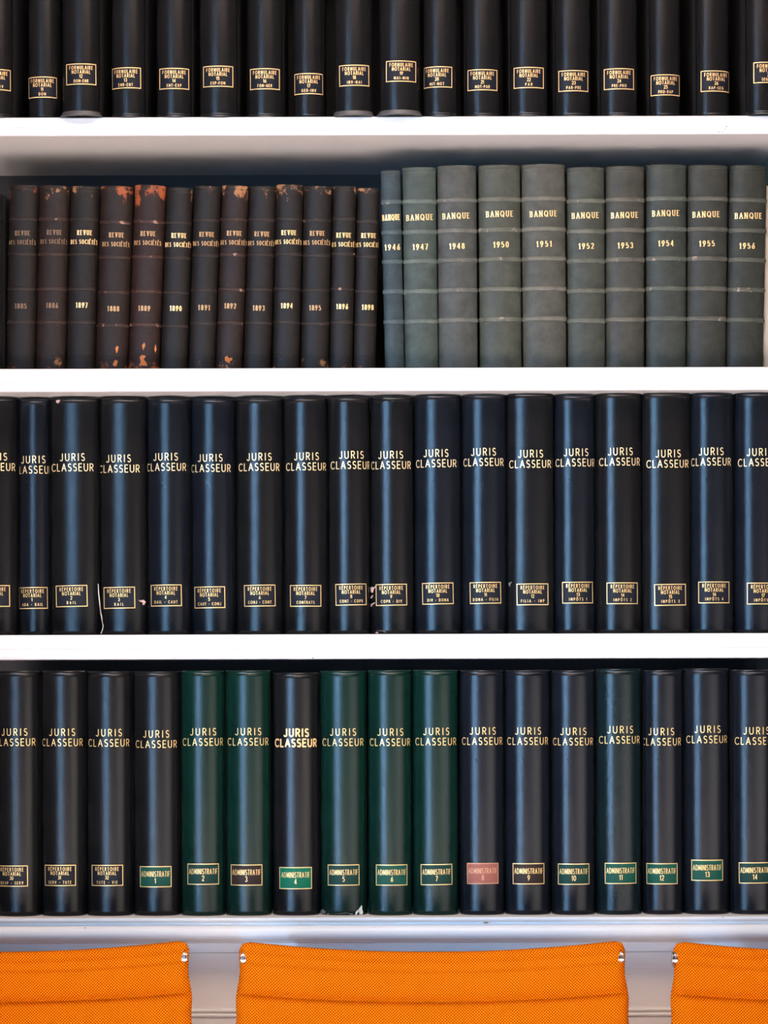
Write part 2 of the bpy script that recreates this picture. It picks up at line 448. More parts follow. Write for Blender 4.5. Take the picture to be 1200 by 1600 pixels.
pr = [(0.05, Z(1580.5)), (0.0075, Z(1580.5))] + arcp(0.0065, Z(1583), 0.0015, 0.0018, 90, 270, 6) + [(0.0075, Z(1585.5)), (0.0075, Z(1586.5)), (0.006, Z(1587.5))]
pr += arcp(0.0055, Z(1590.3), 0.0018, 0.0020, 90, 270, 6) + [(0.0072, Z(1593.3)), (0.0072, Z(1594.3)), (0.005, Z(1595)), (0.005, Z(1640)), (0.05, Z(1640))]
extrude_profile('panel_moulding', pr, XL, XR+0.03, M['paint'], case)
for k in range(2):
    x0_ = XL + 0.003 + k*(XR-XL)/2; x1_ = x0_ + (XR-XL)/2 - 0.006
    d = box('cabinet_door', x0_, x1_, 0.0, 0.022, 0.10, Z(1642), M['paint'], case, bevel=0.002)
    box('door_panel', x0_+0.07, x1_-0.07, -0.006, 0.004, 0.18, Z(1642)-0.08, M['paint'], d, bevel=0.003)
box('plinth', XL, XR+0.03, 0.01, 0.04, 0.0, 0.098, M['paint'], case)
# chips and specks in the paint
def fleck(x, y, w_, h_, mat, Yf, par):
    X, Zz = px(x, y, Yf)
    n = 9; rr = [0.75+0.5*random.random() for _ in range(n)]
    v = [(X+w_*S/2*r*math.cos(2*math.pi*i/n), Yf-0.0004, Zz+h_*S/2*r*math.sin(2*math.pi*i/n)) for i, r in enumerate(rr)]
    v += [(a, Yf+0.001, c) for a, b, c in v]
    f = [tuple(range(n))] + [(i, (i+1) % n, n+(i+1) % n, n+i) for i in range(n)]
    fix(mesh_obj('paint_chip', v, f, mat, par))
fleck(760, 1441.5, 8, 3, M['chip'], -0.0125, led); fleck(757, 1441, 3, 4, M['chip'], -0.0125, led)
for x, y in ((1123, 206), (1128, 206), (1133, 202), (1135, 198)): fleck(x, y, 1.5, 1.5, M['dot'], 0.0, sh1)
fleck(31, 612, 3, 1.5, M['dot'], 0.006, sh2); fleck(489, 1028, 1.8, 1.8, M['dot'], 0.001, sh3)
fleck(133, 1450, 1.5, 1.5, M['dot'], -0.0225, led); fleck(1130, 1433.5, 3, 1, M['dot'], -0.018, led)

# ------------------------------------------------------------------ books
def new_book(kind, name, xl, xr, base_px, top_px, zshelf, Yf, lean_px, label, cat, group, prot, depth, mats, rings=None):
    f = (D+Yf+0.012)/D
    ybase = (base_px+top_px)/2
    a0 = px(xl, ybase, Yf+0.012)[0]; a1 = px(xr, ybase, Yf+0.012)[0]
    a = (a1-a0)/2 - 0.0004; xc = (a0+a1)/2
    # the height, from the top of the curve seen in the photo
    H = px((xl+xr)/2, top_px, Yf)[1] - zshelf
    lean = math.atan2(lean_px*S*f, H)
    root = empty(name, (xc - 0.5*lean_px*S*f, Yf, zshelf + abs(math.sin(lean))*a), label, cat, group)
    root.rotation_euler = (0, lean, 0)
    sp = Spine(a, a*prot)
    spine, board, _ = mats
    if rings is None:
        rings = [(0, -0.0008), (0.0006, 0), (0.0026, 0.0002), (0.0033, -0.0005), (0.0040, 0), (0.0060, 0), (0.0075, 0), (H/2, 0), (H-0.0095, 0), (H-0.0080, 0), (H-0.0062, 0), (H-0.0054, -0.0005), (H-0.0046, 0.0002), (H-0.0008, 0), (H, -0.0010)]
    so = spine_mesh('spine', sp, H, spine, root, rings)
    y0 = sp.p*0.97
    for sgn in (-1, 1):
        xa, xb = sorted((sgn*a, sgn*(a-0.0024)))
        box('cover_board', xa, xb, y0, depth, 0, H, board, root)
    box('page_block', -(a-0.0028), a-0.0028, y0+0.003, depth-0.006, 0.004, H-0.005, M['paper'], root)
    root['k_'] = 1; del root['k_']
    return root, sp, so, H, f, xc
def bx(root, sp, xpx, ypx, Yf):
    """photo pixel -> arc position and height on this book's spine (leaning taken out)"""
    X, Zw = px(xpx, ypx, Yf+0.004)
    dx, dz = X-root.location.x, Zw-root.location.z
    l = root.rotation_euler.y
    lx = dx*math.cos(l) - dz*math.sin(l); lz = dx*math.sin(l) + dz*math.cos(l)
    return sp.arc_of_x(lx), lz
def write(name, root, sp, s, xpx, ypx, cap, width, mat, Yf, rot=0.0, parent=None, sx=1.0, weight=0.14, serif=False, off=0.0005):
    a, z = bx(root, sp, xpx, ypx, Yf)
    k = S*(D+Yf)/D
    return place(text_quads(s, cap*k, width*k if width else None, sx, weight, serif), a, z, rot)

def boxed_label(root, sp, cx, top, w_, h_, lines, bg, ink, Yf, rot):
    k = S*(D+Yf)/D
    a, z = bx(root, sp, cx, top+h_/2, Yf)
    lab = quads_on_spine('label', sp, place(rect_grid(w_*k, h_*k, 16), a, z, rot), bg, root, 0.0003)
    gq = place(frame_quads((w_-1)*k, (h_-1)*k, 1.25*k), a, z, rot)
    par = lab if lab else root
    quads_on_spine('border', sp, gq, ink, par, 0.0006)
    q = []
    for s, dy, cap, width, sx, wt in lines:
        qq = text_quads(s, cap*k, width*k if width else None, sx, wt)
        qq = [[(u, v + (h_/2-dy)*k) for u, v in r] for r in qq]
        q += place(qq, a, z, rot)
    quads_on_spine('lettering', sp, q, ink, par, 0.0006)
    return lab
def notarial(first, num, sub):
    L = [(first, 6.2, 5.2, 36.5, 0.64, 0.14), ('NOTARIAL', 12.8, 5.2, 28.5, 0.64, 0.14), (num, 19.6, 4.8, None, 0.9, 0.15)]
    if sub:
        n = len(sub); L.append((sub, 27.0, 4.1, 3.45*n-(2 if '-' in sub else 0), 0.70, 0.15))
    return L
def admin(num):
    return [('ADMINISTRATIF', 12.0, 8.0, 44.5, 0.50, 0.10), (num, 22.5, 7.6, None, 0.75, 0.13)]

BM = {'black': (M['black'], M['coverboard'], 0), 'navy': (M['navy'], M['coverboard'], 0),
      'green': (M['green'], M['coverboard_green'], 0), 'teal': (M['teal'], M['coverboard'], 0)}
ORD = ['first', 'second', 'third', 'fourth', 'fifth', 'sixth', 'seventh', 'eighth', 'ninth', 'tenth', 'eleventh', 'twelfth', 'thirteenth', 'fourteenth', 'fifteenth', 'sixteenth', 'seventeenth', 'eighteenth']

# --- top row: binders with the FORMULAIRE NOTARIAL box
#  left,right, text cx, label top, number, sub, setback
row1 = [(-44, 20, -6, 109, '10', 'CON-DIV', -0.003), (44, 90, 66.5, 121, '11', 'DON', 0.008), (97, 156, 127, 100.5, '12', 'DON-ENR', -0.011),
 (174, 228, 196.5, 106.5, '13', 'ENR-ENT', -0.002), (244, 300, 272.3, 107.5, '14', 'ENT-EXP', -0.002), (311, 372, 340.7, 104, '15', 'EXP-FON', -0.003),
 (386, 442, 413.8, 108, '16', 'FON-GER', 0.001), (458, 505, 482.5, 115.5, '17', 'GER-INV', 0.006), (522, 582, 553.6, 102.5, '18', 'INV-MAI', -0.008),
 (592, 656, 627, 96, '19', 'MAI-MIN', -0.012), (662, 714, 682.5, 105, '20', 'MIT-NOT', -0.002), (726, 782, 753.6, 109.5, '21', 'NOT-PAR', 0.002),
 (796, 856, 826, 106, '22', 'PAR', -0.001), (865, 923, 896, 111, '23', 'PAR-PRE', 0.003), (936, 996, 967, 108, '24', 'PRE-PRO', 0.001),
 (1013, 1063, 1039.7, 117.5, '25', 'PRO-RAP', 0.006), (1086, 1139, 1118.6, 111.5, '26', 'RAP-SEG', 0.004), (1164, 1226, 1201, 98, '27', 'SEG-SOC', -0.009)]
for i, (l, r, cx, lt, num, sub, yf) in enumerate(row1):
    if i == 0: lab = 'black binder cut by the left edge of the photo on top shelf'
    elif i == 17: lab = 'black binder cut by the right edge of the photo on top shelf'
    else: lab = 'black binder on top shelf, %s from left, gold box reads %s %s' % (ORD[i], num, sub)
    root, sp, so, H, f, xc = new_book('binder', 'binder', l, r, 182, 182-368, ZS[1], yf, 0, lab, 'binder', 'binders on the top shelf', 0.62, 0.20, BM['black'])
    boxed_label(root, sp, cx, lt, 48.5, 32.5, notarial('FORMULAIRE', num, sub if i else '   -DIV'), M['lab_black'], M['gilt_strong'], yf, random.uniform(-.006, .012))
    # the same gold title as the other binders, above the photo's top edge
    q = write('t', root, sp, 'JURIS', (l+r)/2, -100, 12, 38, 0, yf, 0, weight=.13); q += write('t', root, sp, 'CLASSEUR', (l+r)/2, -84.5, 12.5, 63, 0, yf, 0, weight=.13)
    quads_on_spine('title', sp, q, M['gilt'], root, 0.0005)
    if num in ('12', '19', '18'):      # the loosened tail of the spine flares out over the shelf edge
        fw = 1.10 if num != '18' else 1.03
        v, fcs = [], []; n = 24
        for zz, o_, s_ in ((0.0062, 0.0003, 1.0), (0.003, 0.0012, 1+(fw-1)*.4), (0.0002, 0.0022, fw), (0.0002, 0.0006, fw-.03), (0.005, -0.0015, .97)):
            for j in range(n+1):
                t = math.radians(-84+168*j/n); x, y = sp.at_t(t, o_); v.append((x*s_, y, zz))
        for rr in range(4):
            for j in range(n): fcs.append((rr*(n+1)+j, rr*(n+1)+j+1, (rr+1)*(n+1)+j+1, (rr+1)*(n+1)+j))
        mesh_obj('flared_tail', v, fcs, M['tail'], root, smooth=True)

# --- third row
row3 = [(-42, 28, -8, 714, -9, 914.7, 620, '0', ''), (30, 77.5, 52, 718.3, 50.7, 917.7, 623, '1', 'ABA - BAIL'), (79, 155, 113.3, 714.7, 112, 914.7, 620.7, '2', 'BAIL'),
 (157, 228, 185.3, 716.7, 186.3, 917.3, 621, '3', 'BAIL'), (229.5, 297, 258.7, 714, 259.3, 913.7, 621, '4', 'BAIL - CAUT'), (298.5, 367, 328.3, 715.7, 327, 916.7, 622, '5', 'CAUT - CONJ'),
 (368.5, 442.5, 405, 714, 406, 914, 621, '6', 'CONJ - CONT'), (443.5, 512, 479, 713.3, 477.5, 914.3, 620, '7', 'CONTRATS'), (513, 578, 549.3, 711, 548.8, 912.3, 619, '8', 'CONT - COPR'),
 (579, 647, 610.3, 711, 611.3, 912.7, 617.6, '9', 'COPR - DIV'), (648, 721.5, 681, 708.3, 684, 910.7, 615, '10', 'DIV - DONA'), (722.5, 792.5, 755.3, 706.3, 758.5, 909.7, 615, '11', 'DONA - FILIA'),
 (793.5, 865, 828.7, 709.3, 832, 912, 612.7, '12', 'FILIA - IMP'), (866, 930.5, 900, 707, 903, 909.3, 615.5, '13', 'IMPÔTS 1'), (931.5, 1004.5, 969, 705.7, 972.5, 910.3, 612.7, '14', 'IMPÔTS 2'),
 (1005.5, 1079, 1043.7, 709, 1047, 912.7, 612, '15', 'IMPÔTS 3'), (1080, 1146.5, 1110.7, 705.7, 1115.5, 909, 613, '16', 'IMPÔTS 4'), (1148, 1223, 1186, 706.7, 1191.7, 910.7, 612, '17', 'IMPÔTS 5')]
for i, (l, r, tx, ty, lx, lt, tp, num, sub) in enumerate(row3):
    if i == 0: lab = 'black binder cut by the left edge of the photo, third shelf row'
    elif i == 17: lab = 'black binder reading 17, cut by right edge of the photo, third row'
    else: lab = 'black binder in third row, %s from left, gold box reads %s %s' % (ORD[i], num, sub.replace('Ô', 'O'))
    yf = 0.050 - 0.0014*i + 0.004*((i*7) % 4)/3.0
    wide = i in (2, 3, 12, 15)
    root, sp, so, H, f, xc = new_book('binder', 'binder', l, r, 990, tp, ZS[3], yf, 0, lab, 'binder', 'binders in the third row', 0.42 if wide else 0.62, 0.20,
        BM['navy' if i in (1, 4, 5, 10, 11, 13, 16, 17) else 'black'])
    q = write('t', root, sp, 'JURIS', tx, ty, 11.0, 38, 0, yf, 0.012, sx=.80, weight=.125); q += write('t', root, sp, 'CLASSEUR', tx-0.6, ty+15.9, 11.2, 67, 0, yf, 0.006, sx=.80, weight=.125)
    quads_on_spine('title', sp, q, M['gilt_pale'], root, 0.0005)
    boxed_label(root, sp, lx, lt, 50, 33.5, notarial('RÉPERTOIRE', num if i else '8', sub), M['lab_black'], M['gilt'], yf, random.uniform(.0, .022))
    k = S*f
    def loc_(xp, yp): return (px(xp, yp, yf+.004)[0]-root.location.x, px(xp, yp, yf+.004)[1]-root.location.z)
    if i == 2:
        blob('torn_patch', sp, [loc_(*p) for p in ((87, 627), (90, 624.5), (95, 625), (93, 629), (90, 631))], M['torn'], root)
    if i == 3:
        blob('torn_patch', sp, [loc_(*p) for p in ((215.5, 937), (219, 938), (224, 936.5), (227, 940), (225, 946), (222, 945), (223.5, 941), (219, 940.5))], M['torn'], root)
        # frayed white strip hanging at its left edge
        path = [(153.2, 912), (153.8, 925), (155.3, 940), (157.3, 958), (159.8, 972), (161, 978), (160, 984), (157.5, 990)]
        path2 = [(155.8, 944), (157.2, 955), (159.2, 965), (160.4, 975)]
        v, fcs = [], []
        for P, th in ((path, 1.3), (path2, 0.9)):
            b0 = len(v)
            for (xp, yp) in P:
                X, Zz = px(xp, yp, yf); X -= root.location.x; Zz -= root.location.z
                hw = th*S/2*(0.5 if (xp, yp) in (P[0],) else 1); 
                for dx_, dy_ in ((-hw, 0.001), (hw, 0.001), (hw, 0.0022), (-hw, 0.0022)): v.append((X+dx_, dy_, max(Zz, 0.0002)))
            for s_ in range(len(P)-1):
                for e in range(4): fcs.append((b0+s_*4+e, b0+s_*4+(e+1) % 4, b0+(s_+1)*4+(e+1) % 4, b0+(s_+1)*4+e))
        fix(mesh_obj('frayed_strip', v, fcs, M['torn_white'], root))
    if i == 9:
        for pts in (((577.5, 917), (579.5, 916), (582, 920), (580.5, 926), (578.5, 926), (577.5, 921)), ((580.5, 919), (585, 915.5), (585.5, 916.5), (581.5, 920.5)),
                    ((577.8, 948), (578.6, 943.5), (583.5, 941), (584, 942.2), (580.6, 944)), ((577.5, 934), (580.5, 929.5), (581, 930.3), (578.4, 935))):
            blob('torn_patch', sp, [loc_(max(x, 580), y) if 0 else loc_(x+2.2, y) for x, y in pts], M['torn'], root)
        blob('torn_patch', sp, [loc_(*p) for p in ((587, 988), (589, 987), (592, 989), (591, 990), (588, 990))], M['torn'], root)
        blob('torn_patch', sp, [loc_(*p) for p in ((588, 985), (603, 984.6), (603.4, 989), (602.6, 989), (602.4, 985.6), (588, 985.8))], M['torn_grey'], root)
    if i == 12:
        blob('torn_patch', sp, [loc_(*p) for p in ((795, 912), (797, 909.5), (800, 908.5), (800, 910), (798, 913), (796.5, 917), (796, 913))], M['torn_grey'], root)

# --- fourth row
row4 = [(-8, 62, 22.7, 1143.7, 18.7, 1352.3, 1048, 'RESP - SERV', '30', 'black', 'lab_black', 'gilt'), (64, 133, 97.3, 1144, 93.7, 1351.3, 1048, 'SERV - TUTE', '31', 'black', 'lab_black', 'gilt'),
 (135, 206, 170.3, 1144.7, 167.5, 1351.3, 1049, 'TUTE - VIE', '32', 'black', 'lab_black', 'gilt'), (208, 281, 244.3, 1146.7, 243.2, 1353.3, 1049, '', '1', 'black', 'lab_green', 'gilt'),
 (282.5, 350.5, 317.7, 1143.3, 317.7, 1349.3, 1047.7, '', '2', 'green', 'lab_dark', 'gilt'), (352, 423, 388, 1143, 385, 1350.7, 1047.5, '', '3', 'green', 'lab_umber', 'gilt'),
 (426, 499, 463, 1144.7, 461.8, 1354.7, 1051, '', '4', 'black', 'lab_bright', 'gilt'), (500.5, 573.5, 536, 1143.7, 536.8, 1350.7, 1048, '', '5', 'green', 'lab_dark', 'gilt'),
 (575, 644, 610, 1143.7, 612.3, 1350.7, 1047, '', '6', 'green', 'lab_green', 'gilt'), (645, 716.5, 681.7, 1142.7, 682.2, 1350, 1046.7, '', '7', 'green', 'lab_dark', 'gilt'),
 (719, 788, 754.3, 1142, 754.3, 1348.3, 1047, '', '8', 'navy', 'lab_brown', 'gilt_dim2'), (789.5, 860.5, 825, 1142, 825.8, 1348.7, 1047, '', '9', 'navy', 'lab_umber', 'gilt'),
 (863, 930, 895.7, 1142.7, 896.2, 1349.3, 1047.3, '', '10', 'navy', 'lab_dark', 'gilt'), (932, 1003, 969, 1140, 969.8, 1348, 1045, '', '11', 'teal', 'lab_green', 'gilt'),
 (1006, 1067, 1032.7, 1143, 1033.7, 1348.7, 1047, '', '12', 'navy', 'lab_green', 'gilt'), (1069, 1140, 1105.3, 1139.3, 1104.8, 1343.3, 1044.3, '', '13', 'navy', 'lab_green', 'gilt'),
 (1143, 1214, 1181.7, 1141.7, 1179, 1347.3, 1046.5, '', '14', 'navy', 'lab_dark', 'gilt')]
M['gilt_dim2'] = mat_simple('faded_copper_print', (0.55, 0.28, 0.15), 0.5, 0.2)
names = {'green': 'dark green', 'black': 'black', 'navy': 'blue-black', 'teal': 'teal-black'}
labc = {'lab_green': 'green label', 'lab_dark': 'dark green label', 'lab_umber': 'dark brown label', 'lab_bright': 'bright green label', 'lab_brown': 'red-brown label', 'lab_black': 'black label'}
for i, (l, r, tx, ty, lx, lt, tp, sub, num, bm_, lb, ink) in enumerate(row4):
    yf = 0.004 + 0.003*((i*5) % 4)/3.0
    root, sp, so, H, f, xc = new_book('binder', 'binder', l, r, 1431, tp, ZS[4], yf, 0,
        '%s binder in lowest row, %s from left, %s reading %s%s' % (names[bm_], ORD[i], labc[lb], num, (' '+sub) if sub else ''), 'binder', 'binders in the lowest row', 0.62, 0.20, BM[bm_])
    bold = i == 6
    if bold:
        q = write('t', root, sp, 'JURIS', tx, ty, 11.5, 38, 0, yf, 0.0, sx=.82, weight=.2); q += write('t', root, sp, 'CLASSEUR', tx-1, ty+16, 11.5, 69, 0, yf, 0.0, sx=.82, weight=.2)
    else:
        q = write('t', root, sp, 'JURIS', tx, ty, 10.6, 40, 0, yf, 0.004, sx=.82, weight=.115); q += write('t', root, sp, 'CLASSEUR', tx-0.6, ty+15.9, 10.8, 68, 0, yf, 0.002, sx=.82, weight=.115)
    quads_on_spine('title', sp, q, M['gilt_strong' if bold else 'gilt'], root, 0.0005)
    lines = notarial('RÉPERTOIRE', num, sub) if sub else admin(num)
    boxed_label(root, sp, lx, lt, 50.5 if not bold else 52, 32.5 if not bold else 34, lines, M[lb], M[ink], yf, random.uniform(0, .012))
    if i == 7:
        def loc_(xp, yp): return (px(xp, yp, yf+.004)[0]-root.location.x, max(0.0003, px(xp, yp, yf+.004)[1]-root.location.z))
        blob('torn_patch', sp, [loc_(*p) for p in ((501.5, 1431), (501.5, 1424), (504, 1421), (508, 1424), (508.5, 1427), (507, 1431))], M['torn_grey'], root)
        blob('torn_patch', sp, [loc_(*p) for p in ((507, 1431), (508, 1427), (520, 1427.5), (540, 1425.5), (554, 1427), (555, 1431))], M['torn_grey'], root, 0.0005)
        blob('torn_flap', sp, [loc_(*p) for p in ((554.5, 1431), (556, 1424.5), (560, 1421), (561, 1422.5), (557.5, 1427), (556.5, 1431))], M['torn_white'], root, 0.0016)
        blob('torn_flap', sp, [loc_(*p) for p in ((561.5, 1431), (561, 1425), (560.5, 1420), (563, 1417.5), (564.8, 1414.5), (564.5, 1419), (566.3, 1426), (565.8, 1431))], M['torn_white'], root, 0.002)

# --- second row, right: grey-green BANQUE volumes
def banded(root, sp, ys, mat, Yf, wpx, hgt, H):
    k = S*(D+Yf)/D
    for y in ys:
        _, zc_ = bx(root, sp, (600), y, Yf) if False else (0, None)
        zc_ = (px(root.location.x/S+600, y, Yf+.002)[1] - root.location.z)
        n, v, fcs = 22, [], []
        prof = [(math.cos(math.pi*j/8)*wpx*k/2, math.sin(math.pi*j/8)*hgt - 0.0003) for j in range(9)]
        for j in range(n+1):
            t = math.radians(-86+172*j/n)
            for dz, o_ in prof:
                x, y2 = sp.at_t(t, o_); v.append((x, y2, zc_+dz))
        m = len(prof)
        for j in range(n):
            for q in range(m-1): fcs.append((j*m+q, j*m+q+1, (j+1)*m+q+1, (j+1)*m+q))
        o = mesh_obj('raised_band', v, fcs, mat, root, smooth=True); fix(o)
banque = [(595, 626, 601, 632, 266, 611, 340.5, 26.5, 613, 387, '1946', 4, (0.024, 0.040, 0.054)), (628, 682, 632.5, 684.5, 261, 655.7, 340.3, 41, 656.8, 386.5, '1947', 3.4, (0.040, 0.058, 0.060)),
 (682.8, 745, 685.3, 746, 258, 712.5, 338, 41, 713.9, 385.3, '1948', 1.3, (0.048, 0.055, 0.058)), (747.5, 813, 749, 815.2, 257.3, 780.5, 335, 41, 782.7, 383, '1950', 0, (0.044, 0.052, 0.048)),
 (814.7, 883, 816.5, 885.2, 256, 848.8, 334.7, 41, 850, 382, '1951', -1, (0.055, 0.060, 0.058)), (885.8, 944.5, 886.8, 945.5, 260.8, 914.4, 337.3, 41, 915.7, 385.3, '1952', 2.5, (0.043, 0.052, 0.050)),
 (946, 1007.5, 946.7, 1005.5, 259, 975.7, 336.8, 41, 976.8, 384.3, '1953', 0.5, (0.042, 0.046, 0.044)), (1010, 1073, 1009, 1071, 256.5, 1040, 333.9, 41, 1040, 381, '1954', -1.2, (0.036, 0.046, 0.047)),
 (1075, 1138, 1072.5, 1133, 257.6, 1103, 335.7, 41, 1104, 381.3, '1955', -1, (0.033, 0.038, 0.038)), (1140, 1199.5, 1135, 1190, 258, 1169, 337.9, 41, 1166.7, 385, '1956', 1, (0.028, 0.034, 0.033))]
for i, (tl, tr, bl, br, tp, x1, y1, w1, x2, y2, yr, dy, c) in enumerate(banque):
    l, r = (tl+bl)/2, (tr+br)/2
    yf = 0.038
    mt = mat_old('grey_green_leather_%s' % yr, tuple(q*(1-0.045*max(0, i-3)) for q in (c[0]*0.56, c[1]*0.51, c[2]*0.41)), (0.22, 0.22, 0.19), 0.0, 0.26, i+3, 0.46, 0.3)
    mb = mat_old('rubbed_band_leather_%s' % yr, (c[0]*1.05, c[1]*0.92, c[2]*0.74), (0.24, 0.18, 0.145), 0.19, 0.26, i+9, 0.42, 0.3)
    lean_px = ((tl+tr)/2-(bl+br)/2)
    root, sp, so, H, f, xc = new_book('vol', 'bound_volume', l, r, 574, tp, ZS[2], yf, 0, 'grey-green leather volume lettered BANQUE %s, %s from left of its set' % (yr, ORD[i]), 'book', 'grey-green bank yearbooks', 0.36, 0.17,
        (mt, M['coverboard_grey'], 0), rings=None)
    root.rotation_euler = (0, math.atan2(lean_px*S, H), 0); root.location.x -= lean_px*S*0.5
    root.location.z += abs(math.sin(root.rotation_euler.y))*sp.a
    base = root.location.copy()
    banded(root, sp, [311.5+dy, 359+dy, 405+dy, 451.8+dy, 498.8+dy], mb, yf, 7.5, 0.0017, H)
    q = write('t', root, sp, 'BANQUE', x1, y1, 8.6, w1, 0, yf, 0.02, sx=0.66 if i else 0.42, weight=.125, serif=True)
    quads_on_spine('title', sp, q, M['gilt_strong'], root, 0.0006)
    q = write('t', root, sp, yr, x2, y2, 8.2, 22.5, 0, yf, 0.02, sx=0.78, weight=.15, serif=True)
    quads_on_spine('year', sp, q, M['gilt_strong'], root, 0.0006)

# --- second row, left: worn brown REVUE DES SOCIETES volumes
#  tl,tr,bl,br, top, revue x,y, year x,y, year, band dy, colour, wear, ink
B_, Br, Rd = (0.0034, 0.0023, 0.0018), (0.0062, 0.0030, 0.0022), (0.0085, 0.0034, 0.0024)
revue = [(15.5, 61, 9.5, 55, 288.7, 35.8, 365, 33, 478.8, '1885', 0, B_, 0.02, 'gilt_faint'), (62, 110, 55.5, 102, 290, 85.5, 363.8, 82, 478, '1886', 0, Br, 0.03, 'gilt_faint'),
 (111, 156, 103, 147.5, 291, 132.8, 364.3, 128.3, 477.5, '1897', 0, B_, 0.0, 'gilt_strong'), (158, 209, 148.3, 199, 291, 182.5, 368, 177.5, 483, '1888', 5, Br, 0.07, 'gilt_dim'),
 (211, 261, 199.7, 248, 289.5, 231.8, 365.8, 225.8, 482.5, '1889', 4, Rd, 0.10, 'gilt_dim'), (262, 301, 249, 293, 293, 280, 368.8, 275, 482.5, '1890', 6, B_, 0.03, 'gilt_strong'),
 (304, 346, 294, 335.5, 290.7, 323.5, 367, 319.2, 481.3, '1891', 2, B_, 0.02, 'gilt_dim'), (347.5, 390, 336.5, 377.5, 290, 366.4, 365.3, 360, 478.7, '1892', 1, Br, 0.09, 'gilt_dim'),
 (391, 432, 378.5, 423, 291, 409.6, 366.4, 404.5, 482, '1893', 1, B_, 0.0, 'gilt_dim'), (433, 474, 424, 468, 288.5, 451.5, 364.3, 448.3, 478.4, '1894', 0, B_, 0.04, 'gilt'),
 (475, 520, 469, 513, 290.7, 496, 365.3, 492.5, 481.6, '1895', 2, B_, 0.04, 'gilt_dim'), (521, 557.5, 513.7, 550.5, 290.7, 537.3, 368.3, 534.7, 479.7, '1896', 0, B_, 0.03, 'gilt'),
 (558.7, 594, 551.5, 586, 294, 576.3, 368.8, 574.7, 480.8, '1898', 4, B_, 0.02, 'gilt')]
for i, (tl, tr, bl, br, tp, x1, y1, x2, y2, yr, dy, c, wear, ink) in enumerate(revue):
    l, r = (tl+bl)/2, (tr+br)/2; yf = 0.040
    wc = (0.23, 0.055, 0.016) if i in (3, 4, 0) else (0.26, 0.12, 0.05)
    mt = mat_old('worn_brown_leather_%d' % i, c, wc, wear, 0.235, i+20, 0.50, 1.4)
    mb = mat_old('rubbed_brown_band_%d' % i, tuple(q*2.2 for q in c), (0.30, 0.17, 0.12), wear+0.13, 0.235, i+40, 0.5, 0.3)
    lean_px = ((tl+tr)/2-(bl+br)/2)
    desc = {3: 'orange-scuffed', 4: 'heavily orange-scuffed', 0: 'faded', 1: 'faded brown', 7: 'brown scuffed'}.get(i, 'dark brown')
    root, sp, so, H, f, xc = new_book('vol', 'bound_volume', l, r, 574, tp, ZS[2], yf, 0, '%s old leather volume lettered %s, %s from left of the old set' % (desc, yr, ORD[i]), 'book', 'old leather volumes', 0.45, 0.15,
        (mt, M['coverboard_old'], 0))
    root.rotation_euler = (0, math.atan2(lean_px*S, H), 0); root.location.x -= lean_px*S*0.5
    root.location.z += abs(math.sin(root.rotation_euler.y))*sp.a
    banded(root, sp, [342.3+dy, 397+dy, 451.3+dy, 503.3+dy], mb, yf, 5.5, 0.0011, H)
    banded(root, sp, [552.5+dy*0.5], mt, yf, 2.5, 0.0005, H)
    q = write('t', root, sp, 'REVUE', x1, y1, 7.0, 22, 0, yf, 0.01, sx=.56, weight=.14, serif=True)
    q += write('t', root, sp, 'DES SOCIÉTÉS', x1-1, y1+14.3, 6.3, 42, 0, yf, 0.01, sx=.46, weight=.135, serif=True)
    quads_on_spine('title', sp, q, M[ink], root, 0.0006)
    q = write('t', root, sp, yr, x2, y2, 7.4, 17, 0, yf, 0.01, sx=0.66, weight=.16, serif=True)
    quads_on_spine('year', sp, q, M[ink], root, 0.0006)
    if i in (3, 4, 7):
        def loc_(xp, yp):
            X, Zw = px(xp, yp, yf+.004); dx, dz = X-root.location.x, Zw-root.location.z; l_ = root.rotation_euler.y
            return (dx*math.cos(l_)-dz*math.sin(l_), dx*math.sin(l_)+dz*math.cos(l_))
        mo = M.setdefault('scuff', mat_simple('bare_orange_leather', (0.40, 0.13, 0.035), 0.9, 0, 500, 0.8))
        pats = {3: [((176, 570), (180, 562), (185, 564), (183, 572), (179, 574)), ((180, 545), (183, 540), (186, 542), (184, 552), (182, 553))],
                4: [((218, 558), (222, 554), (229, 556), (225, 562), (230, 568), (231, 573.5), (216, 573.5), (220, 567)), ((222, 540), (226, 535), (228, 540), (224, 549)), ((241, 546), (243, 537), (245, 545), (243, 553))],
                7: [((351, 558), (355, 556), (358, 560), (364, 559), (363, 564), (358, 566), (361, 570), (355, 567), (351, 564))]}[i]
        for pt in pats: blob('scuff_patch', sp, [loc_(*p) for p in pt], mo, root, 0.0004)
root, sp, so, H, f, xc = new_book('vol', 'bound_volume', -38, 6, 574, 300, ZS[2], 0.03, 0, 'black volume cut by left edge of photo beside the oldest leather volumes', 'book', None, 0.4, 0.15, (M['black'], M['coverboard'], 0))

